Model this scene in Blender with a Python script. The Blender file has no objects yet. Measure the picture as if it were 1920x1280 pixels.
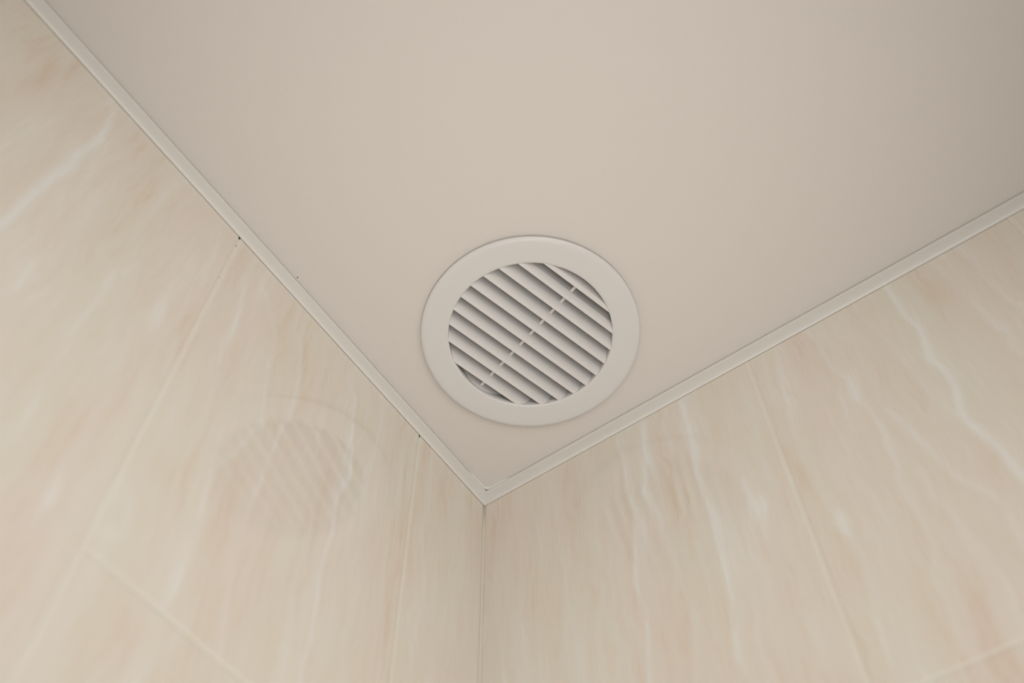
import bpy, bmesh, math
import numpy as np
from mathutils import Matrix, Vector, noise

S = bpy.context.scene
C = S.collection
H = 2.6                      # ceiling height, the room corner stands at x = 0, y = 0

# ---------------------------------------------------------------- camera
cam_data = bpy.data.cameras.new('camera')
cam = bpy.data.objects.new('camera', cam_data); C.objects.link(cam)
RIGHT = Vector((-0.57073, 0.82113, -0.00506))
DOWN = Vector((-0.70574, -0.49366, -0.50817))
FWD = Vector((-0.41977, -0.28645, 0.86124))
M = Matrix((RIGHT, -DOWN, -FWD)).transposed().to_4x4()
M.translation = Vector((0.53533, 0.40074, H - 0.8238))
cam.matrix_world = M
cam_data.sensor_width = 36.0
cam_data.lens = 1948.27 / 1920 * 36.0
cam_data.clip_start = 0.02
cam_data.dof.use_dof = True
cam_data.dof.focus_distance = 0.965
cam_data.dof.aperture_fstop = 3.2
S.camera = cam

# ---------------------------------------------------------------- light, exposure
S.view_settings.view_transform = 'Standard'
S.view_settings.look = 'None'
S.view_settings.gamma = 1.0
S.view_settings.use_curve_mapping = False
S.view_settings.exposure = -0.12
world = bpy.data.worlds.new('world'); S.world = world
world.use_nodes = True
bg = world.node_tree.nodes['Background']
bg.inputs[0].default_value = (1.0, 0.93, 0.82, 1); bg.inputs[1].default_value = 0.0

def area(name, loc, target, sx, sy, power, col):
    d = bpy.data.lights.new(name, 'AREA'); d.shape = 'RECTANGLE'
    d.size = sx; d.size_y = sy; d.energy = power; d.color = col
    o = bpy.data.objects.new(name, d); C.objects.link(o)
    o.location = loc
    o.rotation_euler = (Vector(target) - Vector(loc)).to_track_quat('-Z', 'Y').to_euler()
    return o
# fill lights added behind and below the camera
COL = (1.0, 0.978, 0.930)
fill_light = area('fill_light_rear', (.55, 1.00, H - .60), (.20, 0, H - .35), .6, .5, 1.42, COL)  # added fill from the back wall, no fixture there
fill_light.data.spread = math.radians(94)
fill_light = area('fill_light_side', (1.05, .55, H - .60), (0, .20, H - .35), .6, .5, .84, COL)  # added fill from the side wall
fill_light.data.spread = math.radians(94)
fill_light = area('fill_light_floor', (.36, .36, .10), (.30, .29, 2.6), .6, .6, .76, COL)  # added upward fill that pools on the ceiling
fill_light.data.spread = math.radians(36)
fill_light = area('fill_light_corner', (.74, .72, H - 1.05), (.21, .17, H - .22), .42, .42, .62, COL)  # added soft fill behind the camera, aimed at the corner
fill_light.data.spread = math.radians(84)

# ---------------------------------------------------------------- helpers
def mesh_obj(name, verts, faces, mat, parent=None, smooth=False, loc=(0, 0, 0)):
    me = bpy.data.meshes.new(name)
    me.from_pydata([tuple(v) for v in verts], [], faces); me.update()
    o = bpy.data.objects.new(name, me); C.objects.link(o)
    o.location = loc
    if mat: me.materials.append(mat)
    if smooth: me.polygons.foreach_set('use_smooth', [True] * len(me.polygons))
    if parent: o.parent = parent
    return o

def fix_normals(o):
    bm = bmesh.new(); bm.from_mesh(o.data)
    bmesh.ops.recalc_face_normals(bm, faces=bm.faces)
    bm.to_mesh(o.data); bm.free()

def structure(o):
    o['kind'] = 'structure'; return o

def sharp(o, ang=35):
    bm = bmesh.new(); bm.from_mesh(o.data)
    for e in bm.edges:
        e.smooth = not (len(e.link_faces) == 2 and e.calc_face_angle(0) > math.radians(ang))
    for f in bm.faces: f.smooth = True
    bm.to_mesh(o.data); bm.free()

class Nodes:
    """small wrapper so that node maths reads like maths"""
    def __init__(s, mat):
        mat.use_nodes = True; s.t = mat.node_tree; s.n = s.t.nodes
        s.bsdf = s.n['Principled BSDF']
    def link(s, a, b): s.t.links.new(a, b)
    def put(s, sock, v):
        if isinstance(v, (int, float)): sock.default_value = v
        elif isinstance(v, tuple): sock.default_value = v
        else: s.link(v, sock)
    def math(s, op, a, b=0.0, c=0.0, clamp=False):
        m = s.n.new('ShaderNodeMath'); m.operation = op; m.use_clamp = clamp
        s.put(m.inputs[0], a); s.put(m.inputs[1], b); s.put(m.inputs[2], c)
        return m.outputs[0]
    def ss(s, v, a, b):      # smoothstep of v between a and b
        m = s.n.new('ShaderNodeMapRange'); m.interpolation_type = 'SMOOTHSTEP'
        s.put(m.inputs[0], v); m.inputs[1].default_value = a; m.inputs[2].default_value = b
        return m.outputs[0]
    def vec(s, x, y, z):
        m = s.n.new('ShaderNodeCombineXYZ')
        s.put(m.inputs[0], x); s.put(m.inputs[1], y); s.put(m.inputs[2], z); return m.outputs[0]
    def noise(s, v, scale, detail=3, rough=.5, dist=0.0):
        m = s.n.new('ShaderNodeTexNoise'); s.put(m.inputs['Vector'], v)
        m.inputs['Scale'].default_value = scale; m.inputs['Detail'].default_value = detail
        m.inputs['Roughness'].default_value = rough; m.inputs['Distortion'].default_value = dist
        return m.outputs[0]
    def mix(s, f, a, b):
        m = s.n.new('ShaderNodeMix'); m.data_type = 'RGBA'
        s.put(m.inputs[0], f); s.put(m.inputs[6], a); s.put(m.inputs[7], b); return m.outputs[2]
    def attr(s, name):
        m = s.n.new('ShaderNodeAttribute'); m.attribute_name = name; return m.outputs['Fac']
    def bump(s, h, strength, dist):
        m = s.n.new('ShaderNodeBump'); m.inputs['Strength'].default_value = strength
        m.inputs['Distance'].default_value = dist; s.put(m.inputs['Height'], h); return m.outputs[0]

def plain(name, col, rough, spec=.5, bump=None):
    m = bpy.data.materials.new(name); k = Nodes(m)
    geo = k.n.new('ShaderNodeNewGeometry')
    nz = k.noise(geo.outputs['Position'], bump[0] if bump else 40.0, 4, .6)
    d = tuple(c * .975 for c in col[:3]) + (1,)
    k.put(k.bsdf.inputs['Base Color'], k.mix(nz, d, tuple(col[:3]) + (1,)))
    k.bsdf.inputs['Roughness'].default_value = rough
    k.bsdf.inputs['Specular IOR Level'].default_value = spec
    if bump: k.link(k.bump(nz, bump[1], bump[2]), k.bsdf.inputs['Normal'])
    return m

CEIL = (0.682, 0.640, 0.605)
m_ceiling = plain('ceiling_paint', CEIL, .55, .35, (260.0, .06, .0004))
m_plastic = plain('vent_plastic', (0.690, 0.672, 0.665), .36, .45)
m_trim = plain('trim_plastic', (0.740, 0.720, 0.690), .35, .45, (90.0, .05, .0006))
m_sealant = plain('sealant', (0.60, 0.56, 0.50), .5, .4)
m_dark = plain('dark_cap', (0.05, 0.045, 0.04), .8, .2)
m_floor = plain('floor_tile', (0.62, 0.56, 0.47), .3, .5)
m_door = plain('door_paint', (0.78, 0.76, 0.72), .4, .5)

# ---------------------------------------------------------------- tiles
# printed veins of the wall tiles in millimetres: (strength, half width, [(from the corner, below the ceiling), ...])
VEINS_LEFT = [
    (1, 4, [(497, 30), (491, 75), (494, 114), (492, 136), (495, 167), (497, 195), (497, 245)]),
    (0.4, 3, [(469, 22), (471, 58), (481, 108), (478, 132), (476, 162)]),
    (0.6, 2.5, [(426, 31), (429, 76), (430, 114), (429, 143)]),
    (0.4, 2.5, [(376, 31), (371, 62), (369, 87), (366, 128), (372, 158), (365, 197), (362, 229)]),
    (0.5, 2.5, [(336, 19), (338, 56), (331, 93), (326, 138), (328, 161), (324, 209), (321, 241), (321, 263), (323, 293), (319, 321), (317, 340)]),
    (0.7, 2.5, [(287, 126), (280, 175), (276, 195), (281, 212), (289, 244), (300, 274), (299, 295), (293, 330), (294, 382), (297, 396)]),
    (0.8, 2.5, [(267, 62), (262, 81), (255, 119), (254, 163), (257, 172), (260, 212), (261, 243), (263, 282), (263, 305), (262, 333), (253, 381), (251, 402)]),
    (1.1, 2.2, [(194, 56), (190, 99), (181, 156), (190, 192), (187, 232), (190, 272), (187, 303), (186, 335), (188, 363), (187, 376)]),
    (0.35, 2, [(157, 46), (160, 96), (161, 156), (172, 192), (169, 238)]),
    (0.55, 2, [(124, 71), (123, 111), (123, 132), (129, 160), (127, 217), (121, 267), (117, 316)]),
    (0.5, 2, [(84, 27), (84, 62), (82, 100), (89, 130), (83, 160), (78, 194), (84, 245), (84, 297)]),
    (0.4, 1.8, [(28, 96), (29, 126), (33, 171), (35, 199), (34, 261)]),
    (0.4, 1.8, [(14, 68), (16, 126), (17, 184), (7, 225), (6, 247)]),
    (0.5, 4, [(314, 48), (288, 91), (288, 128)]),
    (0.35, 3, [(545, 30), (534, 95), (532, 147), (530, 184)]),
    (0.4, 3, [(468, 252), (465, 289), (466, 302)]),
    (0.5, 5, [(415, 164), (424, 195), (423, 224), (426, 257), (424, 305), (420, 345), (418, 377)]),
    (0.4, 4, [(390, 233), (390, 272), (385, 308), (383, 348), (384, 387), (385, 414)]),
    (0.4, 4, [(343, 345), (336, 376), (347, 382)]),
    (0.5, 4, [(278, 399), (288, 426), (295, 449)]),
]
VEINS_RIGHT = [
    (1, 2.2, [(154, 24), (158, 65), (156, 102), (160, 137), (151, 212), (156, 252), (149, 317)]),
    (0.6, 3, [(183, 26), (178, 80), (172, 113), (180, 147), (185, 184), (188, 220), (192, 278), (185, 331)]),
    (0.9, 2.2, [(224, 21), (226, 57), (223, 106), (222, 139), (225, 178), (225, 194), (225, 228), (224, 273), (217, 328)]),
    (0.45, 2, [(202, 33), (204, 76), (204, 107), (204, 143), (208, 192), (211, 248), (207, 304)]),
    (0.7, 2.5, [(354, 17), (360, 42), (358, 62), (361, 89), (367, 108), (366, 133), (371, 156), (373, 181), (370, 200), (370, 224), (366, 241), (366, 261), (368, 288), (366, 311), (357, 334), (359, 352), (356, 370), (354, 392)]),
    (1.1, 3, [(432, 18), (432, 46), (431, 67), (435, 93), (432, 115), (429, 134), (433, 157), (433, 178), (426, 204), (426, 217), (430, 241), (434, 265), (435, 285), (438, 309)]),
    (0.5, 2.5, [(400, 20), (404, 52), (409, 90), (411, 111), (414, 144), (415, 175), (407, 202)]),
    (0.6, 2.5, [(496, 12), (502, 48), (500, 74), (501, 101), (503, 129), (504, 166)]),
    (0.4, 2.2, [(487, 55), (482, 87), (481, 119), (484, 146)]),
    (0.7, 3, [(383, 166), (390, 201), (395, 233), (400, 262), (412, 286), (418, 304), (414, 322), (414, 348)]),
    (0.5, 3, [(382, 241), (381, 271), (387, 291), (386, 316), (386, 340), (384, 362), (379, 383), (378, 396)]),
    (0.5, 3, [(312, 250), (321, 273), (322, 292), (319, 319), (314, 347), (311, 378)]),
    (0.5, 2.5, [(258, 161), (262, 204), (264, 262), (270, 281), (270, 311), (271, 361)]),
    (0.4, 1.6, [(36, 19), (35, 43), (39, 71), (43, 98), (41, 152), (45, 260)]),
    (0.45, 1.6, [(52, 40), (57, 59), (61, 86), (65, 118), (64, 156), (58, 189), (60, 267)]),
    (0.55, 1.8, [(78, 31), (84, 105), (84, 142), (88, 160), (85, 218), (79, 256)]),
    (0.4, 1.6, [(11, 24), (19, 59), (16, 99), (13, 138), (20, 206), (25, 255)]),
    (0.35, 2, [(121, 20), (119, 76), (123, 130), (123, 189), (112, 252)]),
    (0.5, 2, [(318, 46), (317, 80), (312, 115), (309, 165), (311, 207), (316, 264)]),
    (0.4, 2, [(282, 40), (283, 92), (281, 136), (278, 176)]),
]
# loose pale or tan clouds of the print: (amount, radius across, radius down, (s, d))
CLOUDS_LEFT = [(.55, 9, 26, (386, 195)), (.3, 8, 25, (427, 195)), (.5, 7, 16, (385, 388)), (.4, 5, 25, (355, 345)),
               (-.5, 14, 40, (547, 78)), (-.4, 14, 22, (474, 36)), (-.35, 18, 20, (571, 52)), (-.35, 10, 50, (350, 40)),
               (-.4, 9, 60, (140, 60)), (-.35, 11, 50, (95, 60)), (-.3, 10, 60, (60, 40)), (-.25, 12, 70, (230, 60)),
               (-.35, 8, 60, (205, 190)), (-.3, 10, 40, (310, 420)), (-.3, 9, 45, (335, 430))]
CLOUDS_RIGHT = [(.5, 5, 14, (268, 195)), (.6, 6, 12, (320, 249)), (-.45, 9, 25, (377, 367)), (-.55, 10, 25, (373, 408)),
                (-.3, 8, 30, (300, 40)), (-.35, 14, 30, (368, 85)), (-.3, 9, 60, (212, 70)), (-.3, 8, 60, (140, 60)),
                (-.35, 8, 40, (20, 30)), (-.25, 8, 80, (100, 70)), (-.2, 14, 50, (460, 60)), (.3, 20, 60, (240, 230))]

def vein_field(veins, clouds, s, d):
    """pale ridge with a soft plateau on one side and a faint tan edge on the other"""
    s = s * 1000; d = d * 1000
    out = np.zeros_like(s)
    for st, w, pts in veins:
        best = np.full_like(s, 1e9); side = np.zeros_like(s)
        for (x0, y0), (x1, y1) in zip(pts[:-1], pts[1:]):
            dx, dy = x1 - x0, y1 - y0; L2 = dx * dx + dy * dy + 1e-9
            t = np.clip(((s - x0) * dx + (d - y0) * dy) / L2, 0, 1)
            ex = s - x0 - t * dx; ey = (d - y0 - t * dy) * .75
            q = np.hypot(ex, ey); m = q < best
            best = np.where(m, q, best); side = np.where(m, ex, side)
        ridge = np.exp(-(best / w) ** 2)
        soft = np.exp(-best / 11.0) * (1 / (1 + np.exp(-side / 1.2)))
        tan = np.exp(-(best / 6.0) ** 2) * (1 / (1 + np.exp(side / 1.2)))
        out += st * (.75 * ridge + .42 * soft - .38 * tan)
    for a, rs, rd, (cs, cd) in clouds:
        out += a * np.exp(-((s - cs) / rs) ** 2 - ((d - cd) / rd) ** 2)
    return out

def axis_values(fine_end, step, end):
    a = list(np.arange(0, fine_end + 1e-9, step)); b = list(np.linspace(fine_end, end, 14)[1:])
    return np.array(a + b)

def tiled_wall(name, along, length, veins, clouds, mat):
    """wall along +x (y = 0) or along +y (x = 0), one grid with the print stored as a vertex value"""
    sv = axis_values(.70, .0025, length); dv = axis_values(.56, .004, H)
    ss_, dd = np.meshgrid(sv, dv)
    co = np.zeros(ss_.shape + (3,))
    co[..., 0 if along == 'x' else 1] = ss_; co[..., 2] = H - dd
    nr, nc = ss_.shape
    idx = np.arange(nr * nc).reshape(nr, nc)
    f = np.stack([idx[:-1, :-1], idx[:-1, 1:], idx[1:, 1:], idx[1:, :-1]], -1).reshape(-1, 4)
    if along == 'x': f = f[:, ::-1]
    me = bpy.data.meshes.new(name)
    me.from_pydata(co.reshape(-1, 3).tolist(), [], f.tolist()); me.update()
    a = me.attributes.new('print', 'FLOAT', 'POINT')
    a.data.foreach_set('value', vein_field(veins, clouds, ss_, dd).reshape(-1).astype(np.float32))
    me.materials.append(mat)
    o = bpy.data.objects.new(name, me); C.objects.link(o)
    return structure(o)

def tile_material(name, axis, joint, chips, seed, skip=0, shift=0):
    m = bpy.data.materials.new(name); k = Nodes(m)
    geo = k.n.new('ShaderNodeNewGeometry')
    sep = k.n.new('ShaderNodeSeparateXYZ'); k.link(geo.outputs['Position'], sep.inputs[0])
    s = sep.outputs[axis]; d = k.math('SUBTRACT', H, sep.outputs[2])
    # joints: 25 cm wide, 40 cm high tiles
    def joint_dist(v, off, pitch):
        w = k.math('FRACT', k.math('DIVIDE', k.math('SUBTRACT', v, off - pitch * 40.5), pitch))
        return k.math('MULTIPLY', k.math('ABSOLUTE', k.math('SUBTRACT', w, .5)), pitch)
    wob = k.math('MULTIPLY', k.math('SUBTRACT', k.noise(k.vec(s, d, seed), 9.0, 2), .5), .0016)
    jv = joint_dist(k.math('ADD', s, wob), joint, .251)
    jh = joint_dist(k.math('ADD', d, wob), .4008, .4008)
    if skip: jv = k.math('MAXIMUM', jv, k.math('SUBTRACT', skip, s))   # wide first tile in the corner
    if shift: jh = k.math('MAXIMUM', jh, k.math('SUBTRACT', s, shift))   # next column of tiles is staggered
    jd = k.math('MINIMUM', jv, jh)
    jd = k.math('MINIMUM', jd, s)                                    # grout in the room corner
    rag = k.math('MULTIPLY', k.noise(k.vec(k.math('MULTIPLY', s, 6.0), d, seed), 120.0, 3, .7), .0010)
    jr = k.math('ADD', jd, k.math('SUBTRACT', rag, .0005))
    grout = k.math('SUBTRACT', 1.0, k.ss(jr, .0010, .0022))
    core = k.math('SUBTRACT', 1.0, k.ss(jr, .0001, .0006))
    # printed onyx: bands running down the tile, wavering sideways
    w1 = k.math('MULTIPLY', k.math('SUBTRACT', k.noise(k.vec(s, k.math('MULTIPLY', d, 1.0), seed), 14.0, 3, .55), .5), .030)
    w2 = k.math('MULTIPLY', k.math('SUBTRACT', k.noise(k.vec(s, d, seed + 5), 55.0, 2, .5), .5), .0045)
    sw = k.math('ADD', s, k.math('ADD', w1, w2))
    broad = k.noise(k.vec(sw, k.math('MULTIPLY', d, .10), seed), 34.0, 3, .55)
    fine = k.noise(k.vec(sw, k.math('MULTIPLY', d, .06), seed + 2), 150.0, 4, .6)
    hair = k.noise(k.vec(k.math('ADD', s, w2), k.math('MULTIPLY', d, .03), seed + 3), 620.0, 3, .6)
    cloud = k.noise(k.vec(s, k.math('MULTIPLY', d, .5), seed + 9), 17.0, 3, .5)
    v = k.math('ADD', k.math('MULTIPLY', k.math('SUBTRACT', broad, .5), 2.2), k.math('MULTIPLY', k.math('SUBTRACT', fine, .5), 1.7))
    v = k.math('ADD', v, k.math('MULTIPLY', k.math('SUBTRACT', hair, .5), 1.2))
    v = k.math('ADD', v, k.math('MULTIPLY', k.math('SUBTRACT', cloud, .5), 1.2))
    v = k.math('ADD', k.math('MULTIPLY', v, .55), k.math('MULTIPLY', k.attr('print'), .62))
    v = k.math('ADD', k.math('MULTIPLY', v, .56), .49, clamp=True)
    hue = k.noise(k.vec(sw, k.math('MULTIPLY', d, .25), seed + 13), 22.0, 2)
    tan = k.mix(k.ss(hue, .35, .65), (0.740, 0.620, 0.475, 1), (0.755, 0.620, 0.510, 1))
    mid = k.mix(k.ss(hue, .3, .7), (0.805, 0.758, 0.670, 1), (0.820, 0.745, 0.675, 1))
    pale = (0.875, 0.878, 0.860, 1)
    col = k.mix(k.ss(v, .08, .50), tan, mid)
    col = k.mix(k.ss(v, .45, .98), col, pale)
    gcol = k.mix(core, (0.880, 0.865, 0.790, 1), (0.80, 0.76, 0.66, 1))
    col = k.mix(k.math('MULTIPLY', grout, .55), col, gcol)
    for cs, cd, rs, rd in chips:                                     # chips and specks
        e = k.math('ADD', k.math('POWER', k.math('DIVIDE', k.math('SUBTRACT', s, cs), rs), 2.0),
                   k.math('POWER', k.math('DIVIDE', k.math('SUBTRACT', d, cd), rd), 2.0))
        col = k.mix(k.math('SUBTRACT', 1.0, k.ss(e, .6, 1.4)), col, (0.06, 0.045, 0.03, 1))
    k.link(col, k.bsdf.inputs['Base Color'])
    k.link(k.math('ADD', .050, k.math('MULTIPLY', grout, .35)), k.bsdf.inputs['Roughness'])
    k.bsdf.inputs['Specular IOR Level'].default_value = .36
    edge = k.ss(jd, .0008, .0034)
    und = k.noise(k.vec(s, k.math('MULTIPLY', d, .35), seed + 21), 38.0, 2)
    h = k.math('ADD', k.math('MULTIPLY', edge, 1.0), k.math('ADD', k.math('MULTIPLY', und, .12), k.math('MULTIPLY', hair, .05)))
    k.link(k.bump(h, .35, .0010), k.bsdf.inputs['Normal'])
    return m

m_tile_left = tile_material('onyx_tile_left', 0, .1056, [(.3584, .0158, .0011, .0024), (.3577, .0297, .0008, .0008),
                            (.3582, .0888, .0006, .0006), (.1062, .0165, .0010, .0020)], 3.1, 0, .3566)
m_tile_right = tile_material('onyx_tile_right', 1, .2951, [], 7.7, .20)

RX, RY = 1.10, 1.05            # room size
tiled_wall('wall_left', 'x', RX, VEINS_LEFT, CLOUDS_LEFT, m_tile_left)
tiled_wall('wall_right', 'y', RY, VEINS_RIGHT, CLOUDS_RIGHT, m_tile_right)

# ---------------------------------------------------------------- rest of the room, behind the camera
def quad(name, pts, mat):
    return structure(mesh_obj(name, pts, [(0, 1, 2, 3)], mat))
quad('floor', [(0, 0, 0), (RX, 0, 0), (RX, RY, 0), (0, RY, 0)], m_floor)
m_tile_rear = tile_material('onyx_tile_rear', 0, .12, [], 11.3)
m_tile_side = tile_material('onyx_tile_side', 1, .09, [], 15.9)
quad('wall_side', [(RX, 0, 0), (RX, 0, H), (RX, RY, H), (RX, RY, 0)], m_tile_side)
quad('wall_back', [(0, RY, 0), (RX, RY, 0), (RX, RY, H), (0, RY, H)], m_tile_rear)

# ---------------------------------------------------------------- ceiling with the round hole for the vent
VX, VY = 0.1307, 0.1451
NS = 128
def ring(r, z, n=NS):
    return [(r * math.cos(2 * math.pi * i / n), r * math.sin(2 * math.pi * i / n), z) for i in range(n)]

def make_ceiling():
    hole = .0765
    v = [(VX + x, VY + y, H) for x, y, z in ring(hole, 0)]
    outer = []
    for i in range(NS):                                    # rays from the hole to the room outline
        a = 2 * math.pi * i / NS; cx, cy = math.cos(a), math.sin(a)
        t = min(((RX - VX) / cx if cx > 1e-9 else 1e9), (-VX / cx if cx < -1e-9 else 1e9),
                ((RY - VY) / cy if cy > 1e-9 else 1e9), (-VY / cy if cy < -1e-9 else 1e9))
        outer.append((VX + t * cx, VY + t * cy, H))
    v += outer
    f = [(i, (i + 1) % NS, NS + (i + 1) % NS, NS + i) for i in range(NS)]
    # corner triangles
    for cx, cy in ((0, 0), (RX, 0), (RX, RY), (0, RY)):
        a = math.atan2(cy - VY, cx - VX) % (2 * math.pi); i = int(a / (2 * math.pi) * NS)
        v.append((cx, cy, H)); f.append((NS + i, NS + (i + 1) % NS, len(v) - 1))
    # hole edge
    b = len(v); v += [(x, y, z + .012) for x, y, z in v[:NS]]
    f += [(i, b + i, b + (i + 1) % NS, (i + 1) % NS) for i in range(NS)]
    k = Nodes(m_ceiling)                                   # one small dark speck beside the trim
    geo = k.n.new('ShaderNodeNewGeometry'); dn = k.n.new('ShaderNodeVectorMath'); dn.operation = 'DISTANCE'
    k.link(geo.outputs['Position'], dn.inputs[0]); dn.inputs[1].default_value = (.297, .0085, H)
    old = k.bsdf.inputs['Base Color'].links[0].from_socket
    k.link(k.mix(k.math('SUBTRACT', 1.0, k.ss(dn.outputs['Value'], .0004, .0009)), old, (.08, .05, .04, 1)), k.bsdf.inputs['Base Color'])
    o = mesh_obj('ceiling', v, f, m_ceiling); fix_normals(o)
    return structure(o)
make_ceiling()

# ---------------------------------------------------------------- plastic trim along both walls
# profile: (distance from the wall, height below the ceiling) in metres
PROF = [(.0058, 0.0), (.0059, .0008), (.0066, .0015), (.0068, .0024), (.0066, .0036), (.0060, .0046), (.0058, .0052), (.0052, .0080), (.0043, .0110),
        (.0034, .0134), (.0028, .0146), (.0020, .0150), (.0012, .0150), (.0005, .0149), (.0003, .0145), (.0003, .0110)]
def make_trim(name, along, length):
    n = len(PROF); st = [0.0] + [length * (i / 60.0) for i in range(1, 61)]
    v = []; f = []
    for j, s in enumerate(st):
        wave = .0 if j == 0 else (noise.noise(Vector((s * 3.0, 4.2 if along == 'x' else 9.1, 0))) * .0004)
        for (w, d) in PROF:
            p = s if j else w                                # mitred at the corner
            dd = d + (wave if d > .004 else 0)
            v.append((p, w, H - dd) if along == 'x' else (w, p, H - dd))
    for j in range(len(st) - 1):
        for i in range(n - 1):
            f.append((j * n + i, j * n + i + 1, (j + 1) * n + i + 1, (j + 1) * n + i))
    o = mesh_obj(name, v, f, m_trim); fix_normals(o); sharp(o, 40)
    return structure(o)
make_trim('trim_1', 'x', RX - .002)
make_trim('trim_2', 'y', RY - .002)

# sealant: thin bead where the trims meet the ceiling, rounded through the corner, and down the corner joint
def tube(name, pts, rad, mat, seg=10):
    v = []; f = []
    for i, p in enumerate(pts):
        p = Vector(p); a = Vector(pts[max(i - 1, 0)]); b = Vector(pts[min(i + 1, len(pts) - 1)])
        t = (b - a).normalized(); up = Vector((0, 0, 1)) if abs(t.z) < .9 else Vector((1, 1, 0)).normalized()
        x = t.cross(up).normalized(); y = x.cross(t)
        r = rad[i] if isinstance(rad, list) else rad
        for q in range(seg):
            an = 2 * math.pi * q / seg; v.append(p + x * (r * math.cos(an)) + y * (r * math.sin(an)))
    for i in range(len(pts) - 1):
        for q in range(seg):
            f.append((i * seg + q, i * seg + (q + 1) % seg, (i + 1) * seg + (q + 1) % seg, (i + 1) * seg + q))
    f.append(tuple(range(seg))[::-1]); f.append(tuple((len(pts) - 1) * seg + q for q in range(seg)))
    o = mesh_obj(name, v, f, mat, smooth=True); fix_normals(o); return o
bead = []; off = .0064; rc = .0065
bead += [(off + rc + .022, off - .0008, H), (off + rc + .010, off, H)]
for q in range(0, 9):
    a = math.radians(90 * q / 8.0)
    bead.append((off + rc - rc * math.sin(a), off + rc - rc * math.cos(a), H))
bead += [(off, off + rc + .010, H), (off - .0008, off + rc + .022, H)]
bead = bead[:2] + [(x, y, z) for x, y, z in bead[2:-2]] + bead[-2:]
bead.sort(key=lambda p: p[1] - p[0])
structure(tube('trim_3', bead, [.0008] + [.0016] * (len(bead) - 2) + [.0008], m_trim))
structure(tube('trim_4', [(.0004, .0004, H - z) for z in (.0146, .05, .1, .3, .8, 1.6, H - .001)], .0015, plain('corner_grout', (0.78, 0.73, 0.62), .6, .3)))

# ---------------------------------------------------------------- the round vent
vent = bpy.data.objects.new('ceiling_vent', None); C.objects.link(vent)
vent.location = (VX, VY, H); vent.empty_display_size = .05
vent['label'] = 'round white plastic air vent with slanted slats set in the ceiling near the corner'
vent['category'] = 'vent'
RI = .0748
def lathe(name, prof, mat, n=192, closed=True):
    v = []; f = []
    for r, z in prof: v += ring(r, z, n)
    m = len(prof)
    for j in range(m if closed else m - 1):
        for i in range(n):
            a, b = j * n, ((j + 1) % m) * n
            f.append((a + i, a + (i + 1) % n, b + (i + 1) % n, b + i))
    o = mesh_obj(name, v, f, mat, vent); fix_normals(o); sharp(o, 32); return o
FT = .0062
lathe('flange', [(.0972, .0), (.0978, -.0012), (.0990, -.0023), (.0998, -.0032), (.1000, -.0041), (.0997, -.0050), (.0988, -.0057), (.0973, -FT),
                 (.0945, -.0062), (.0880, -.0060), (.0800, -.0057), (.0775, -.0056), (.0758, -.0054), (.0751, -.0050), (RI, -.0044), (RI, .0), (.0762, .0)], m_plastic)
lathe('collar', [(RI, -.0002), (RI, .055), (.0762, .055), (.0762, -.0002)], m_plastic)
mesh_obj('duct_light_cap', ring(.0745, .050, 96), [tuple(range(96))], m_dark, vent)  # unseen dark disc, added to close the duct against leaking light

ANG = math.radians(164.25)
U = Vector((math.cos(ANG), math.sin(ANG), 0)); NN = Vector((-math.sin(ANG), math.cos(ANG), 0))
PITCH = .01442; LIPZ = -.0048; RS = RI + .0003
# slat section: (distance back from the lip, height above the lip)
SEC = [(0, .0003), (.0003, .0001), (.0008, 0), (.0020, .0002), (.0032, .0008), (.0042, .0017), (.0053, .0031), (.0066, .0052), (.0080, .0079), (.0093, .0107), (.0106, .0138), (.0118, .0168)]
TH = .0012
def slat(off):
    sec = []
    last = None
    dense = []
    for (a, za), (b, zb) in zip(SEC[:-1], SEC[1:]):
        for q in range(4): dense.append((a + (b - a) * q / 4, za + (zb - za) * q / 4))
    dense.append(SEC[-1])
    pts = [(off - s, z) for s, z in dense if abs(off - s) < RS - 1e-5]
    if len(pts) < 3: return
    v = []; f = []
    for n_, z in pts:
        h = math.sqrt(RS * RS - n_ * n_)
        for zz in (LIPZ + z, LIPZ + z + TH):
            for sg in (-1, 1):
                p = U * (sg * h) + NN * n_; v.append((p.x, p.y, zz))
    m = len(pts)
    for j in range(m - 1):
        a, b = 4 * j, 4 * (j + 1)
        f += [(a, a + 1, b + 1, b), (a + 2, b + 2, b + 3, a + 3), (a, b, b + 2, a + 2), (a + 1, a + 3, b + 3, b + 1)]
    f += [(0, 2, 3, 1), (4 * m - 4, 4 * m - 3, 4 * m - 1, 4 * m - 2)]
    o = mesh_obj('slat', v, f, m_plastic, vent); fix_normals(o); sharp(o, 50)
for k in range(-0, 12):
    slat(-.0640 + PITCH * k)
# slender rib tying the slats together across the middle
def rib():
    hw = .0014; z0, z1 = LIPZ + .0059, LIPZ + .0150; L = .0735
    v = []
    for n_ in (-.0655, L):
        for z in (z0, z1):
            for sg in (-1, 1):
                p = U * (.0004 + sg * hw) + NN * n_; v.append((p.x, p.y, z))
    f = [(0, 1, 3, 2), (4, 6, 7, 5), (0, 4, 5, 1), (2, 3, 7, 6), (0, 2, 6, 4), (1, 5, 7, 3)]
    o = mesh_obj('support_rib', v, f, m_plastic, vent); fix_normals(o)
    bv = o.modifiers.new('bevel', 'BEVEL'); bv.width = .0003; bv.segments = 2
rib()
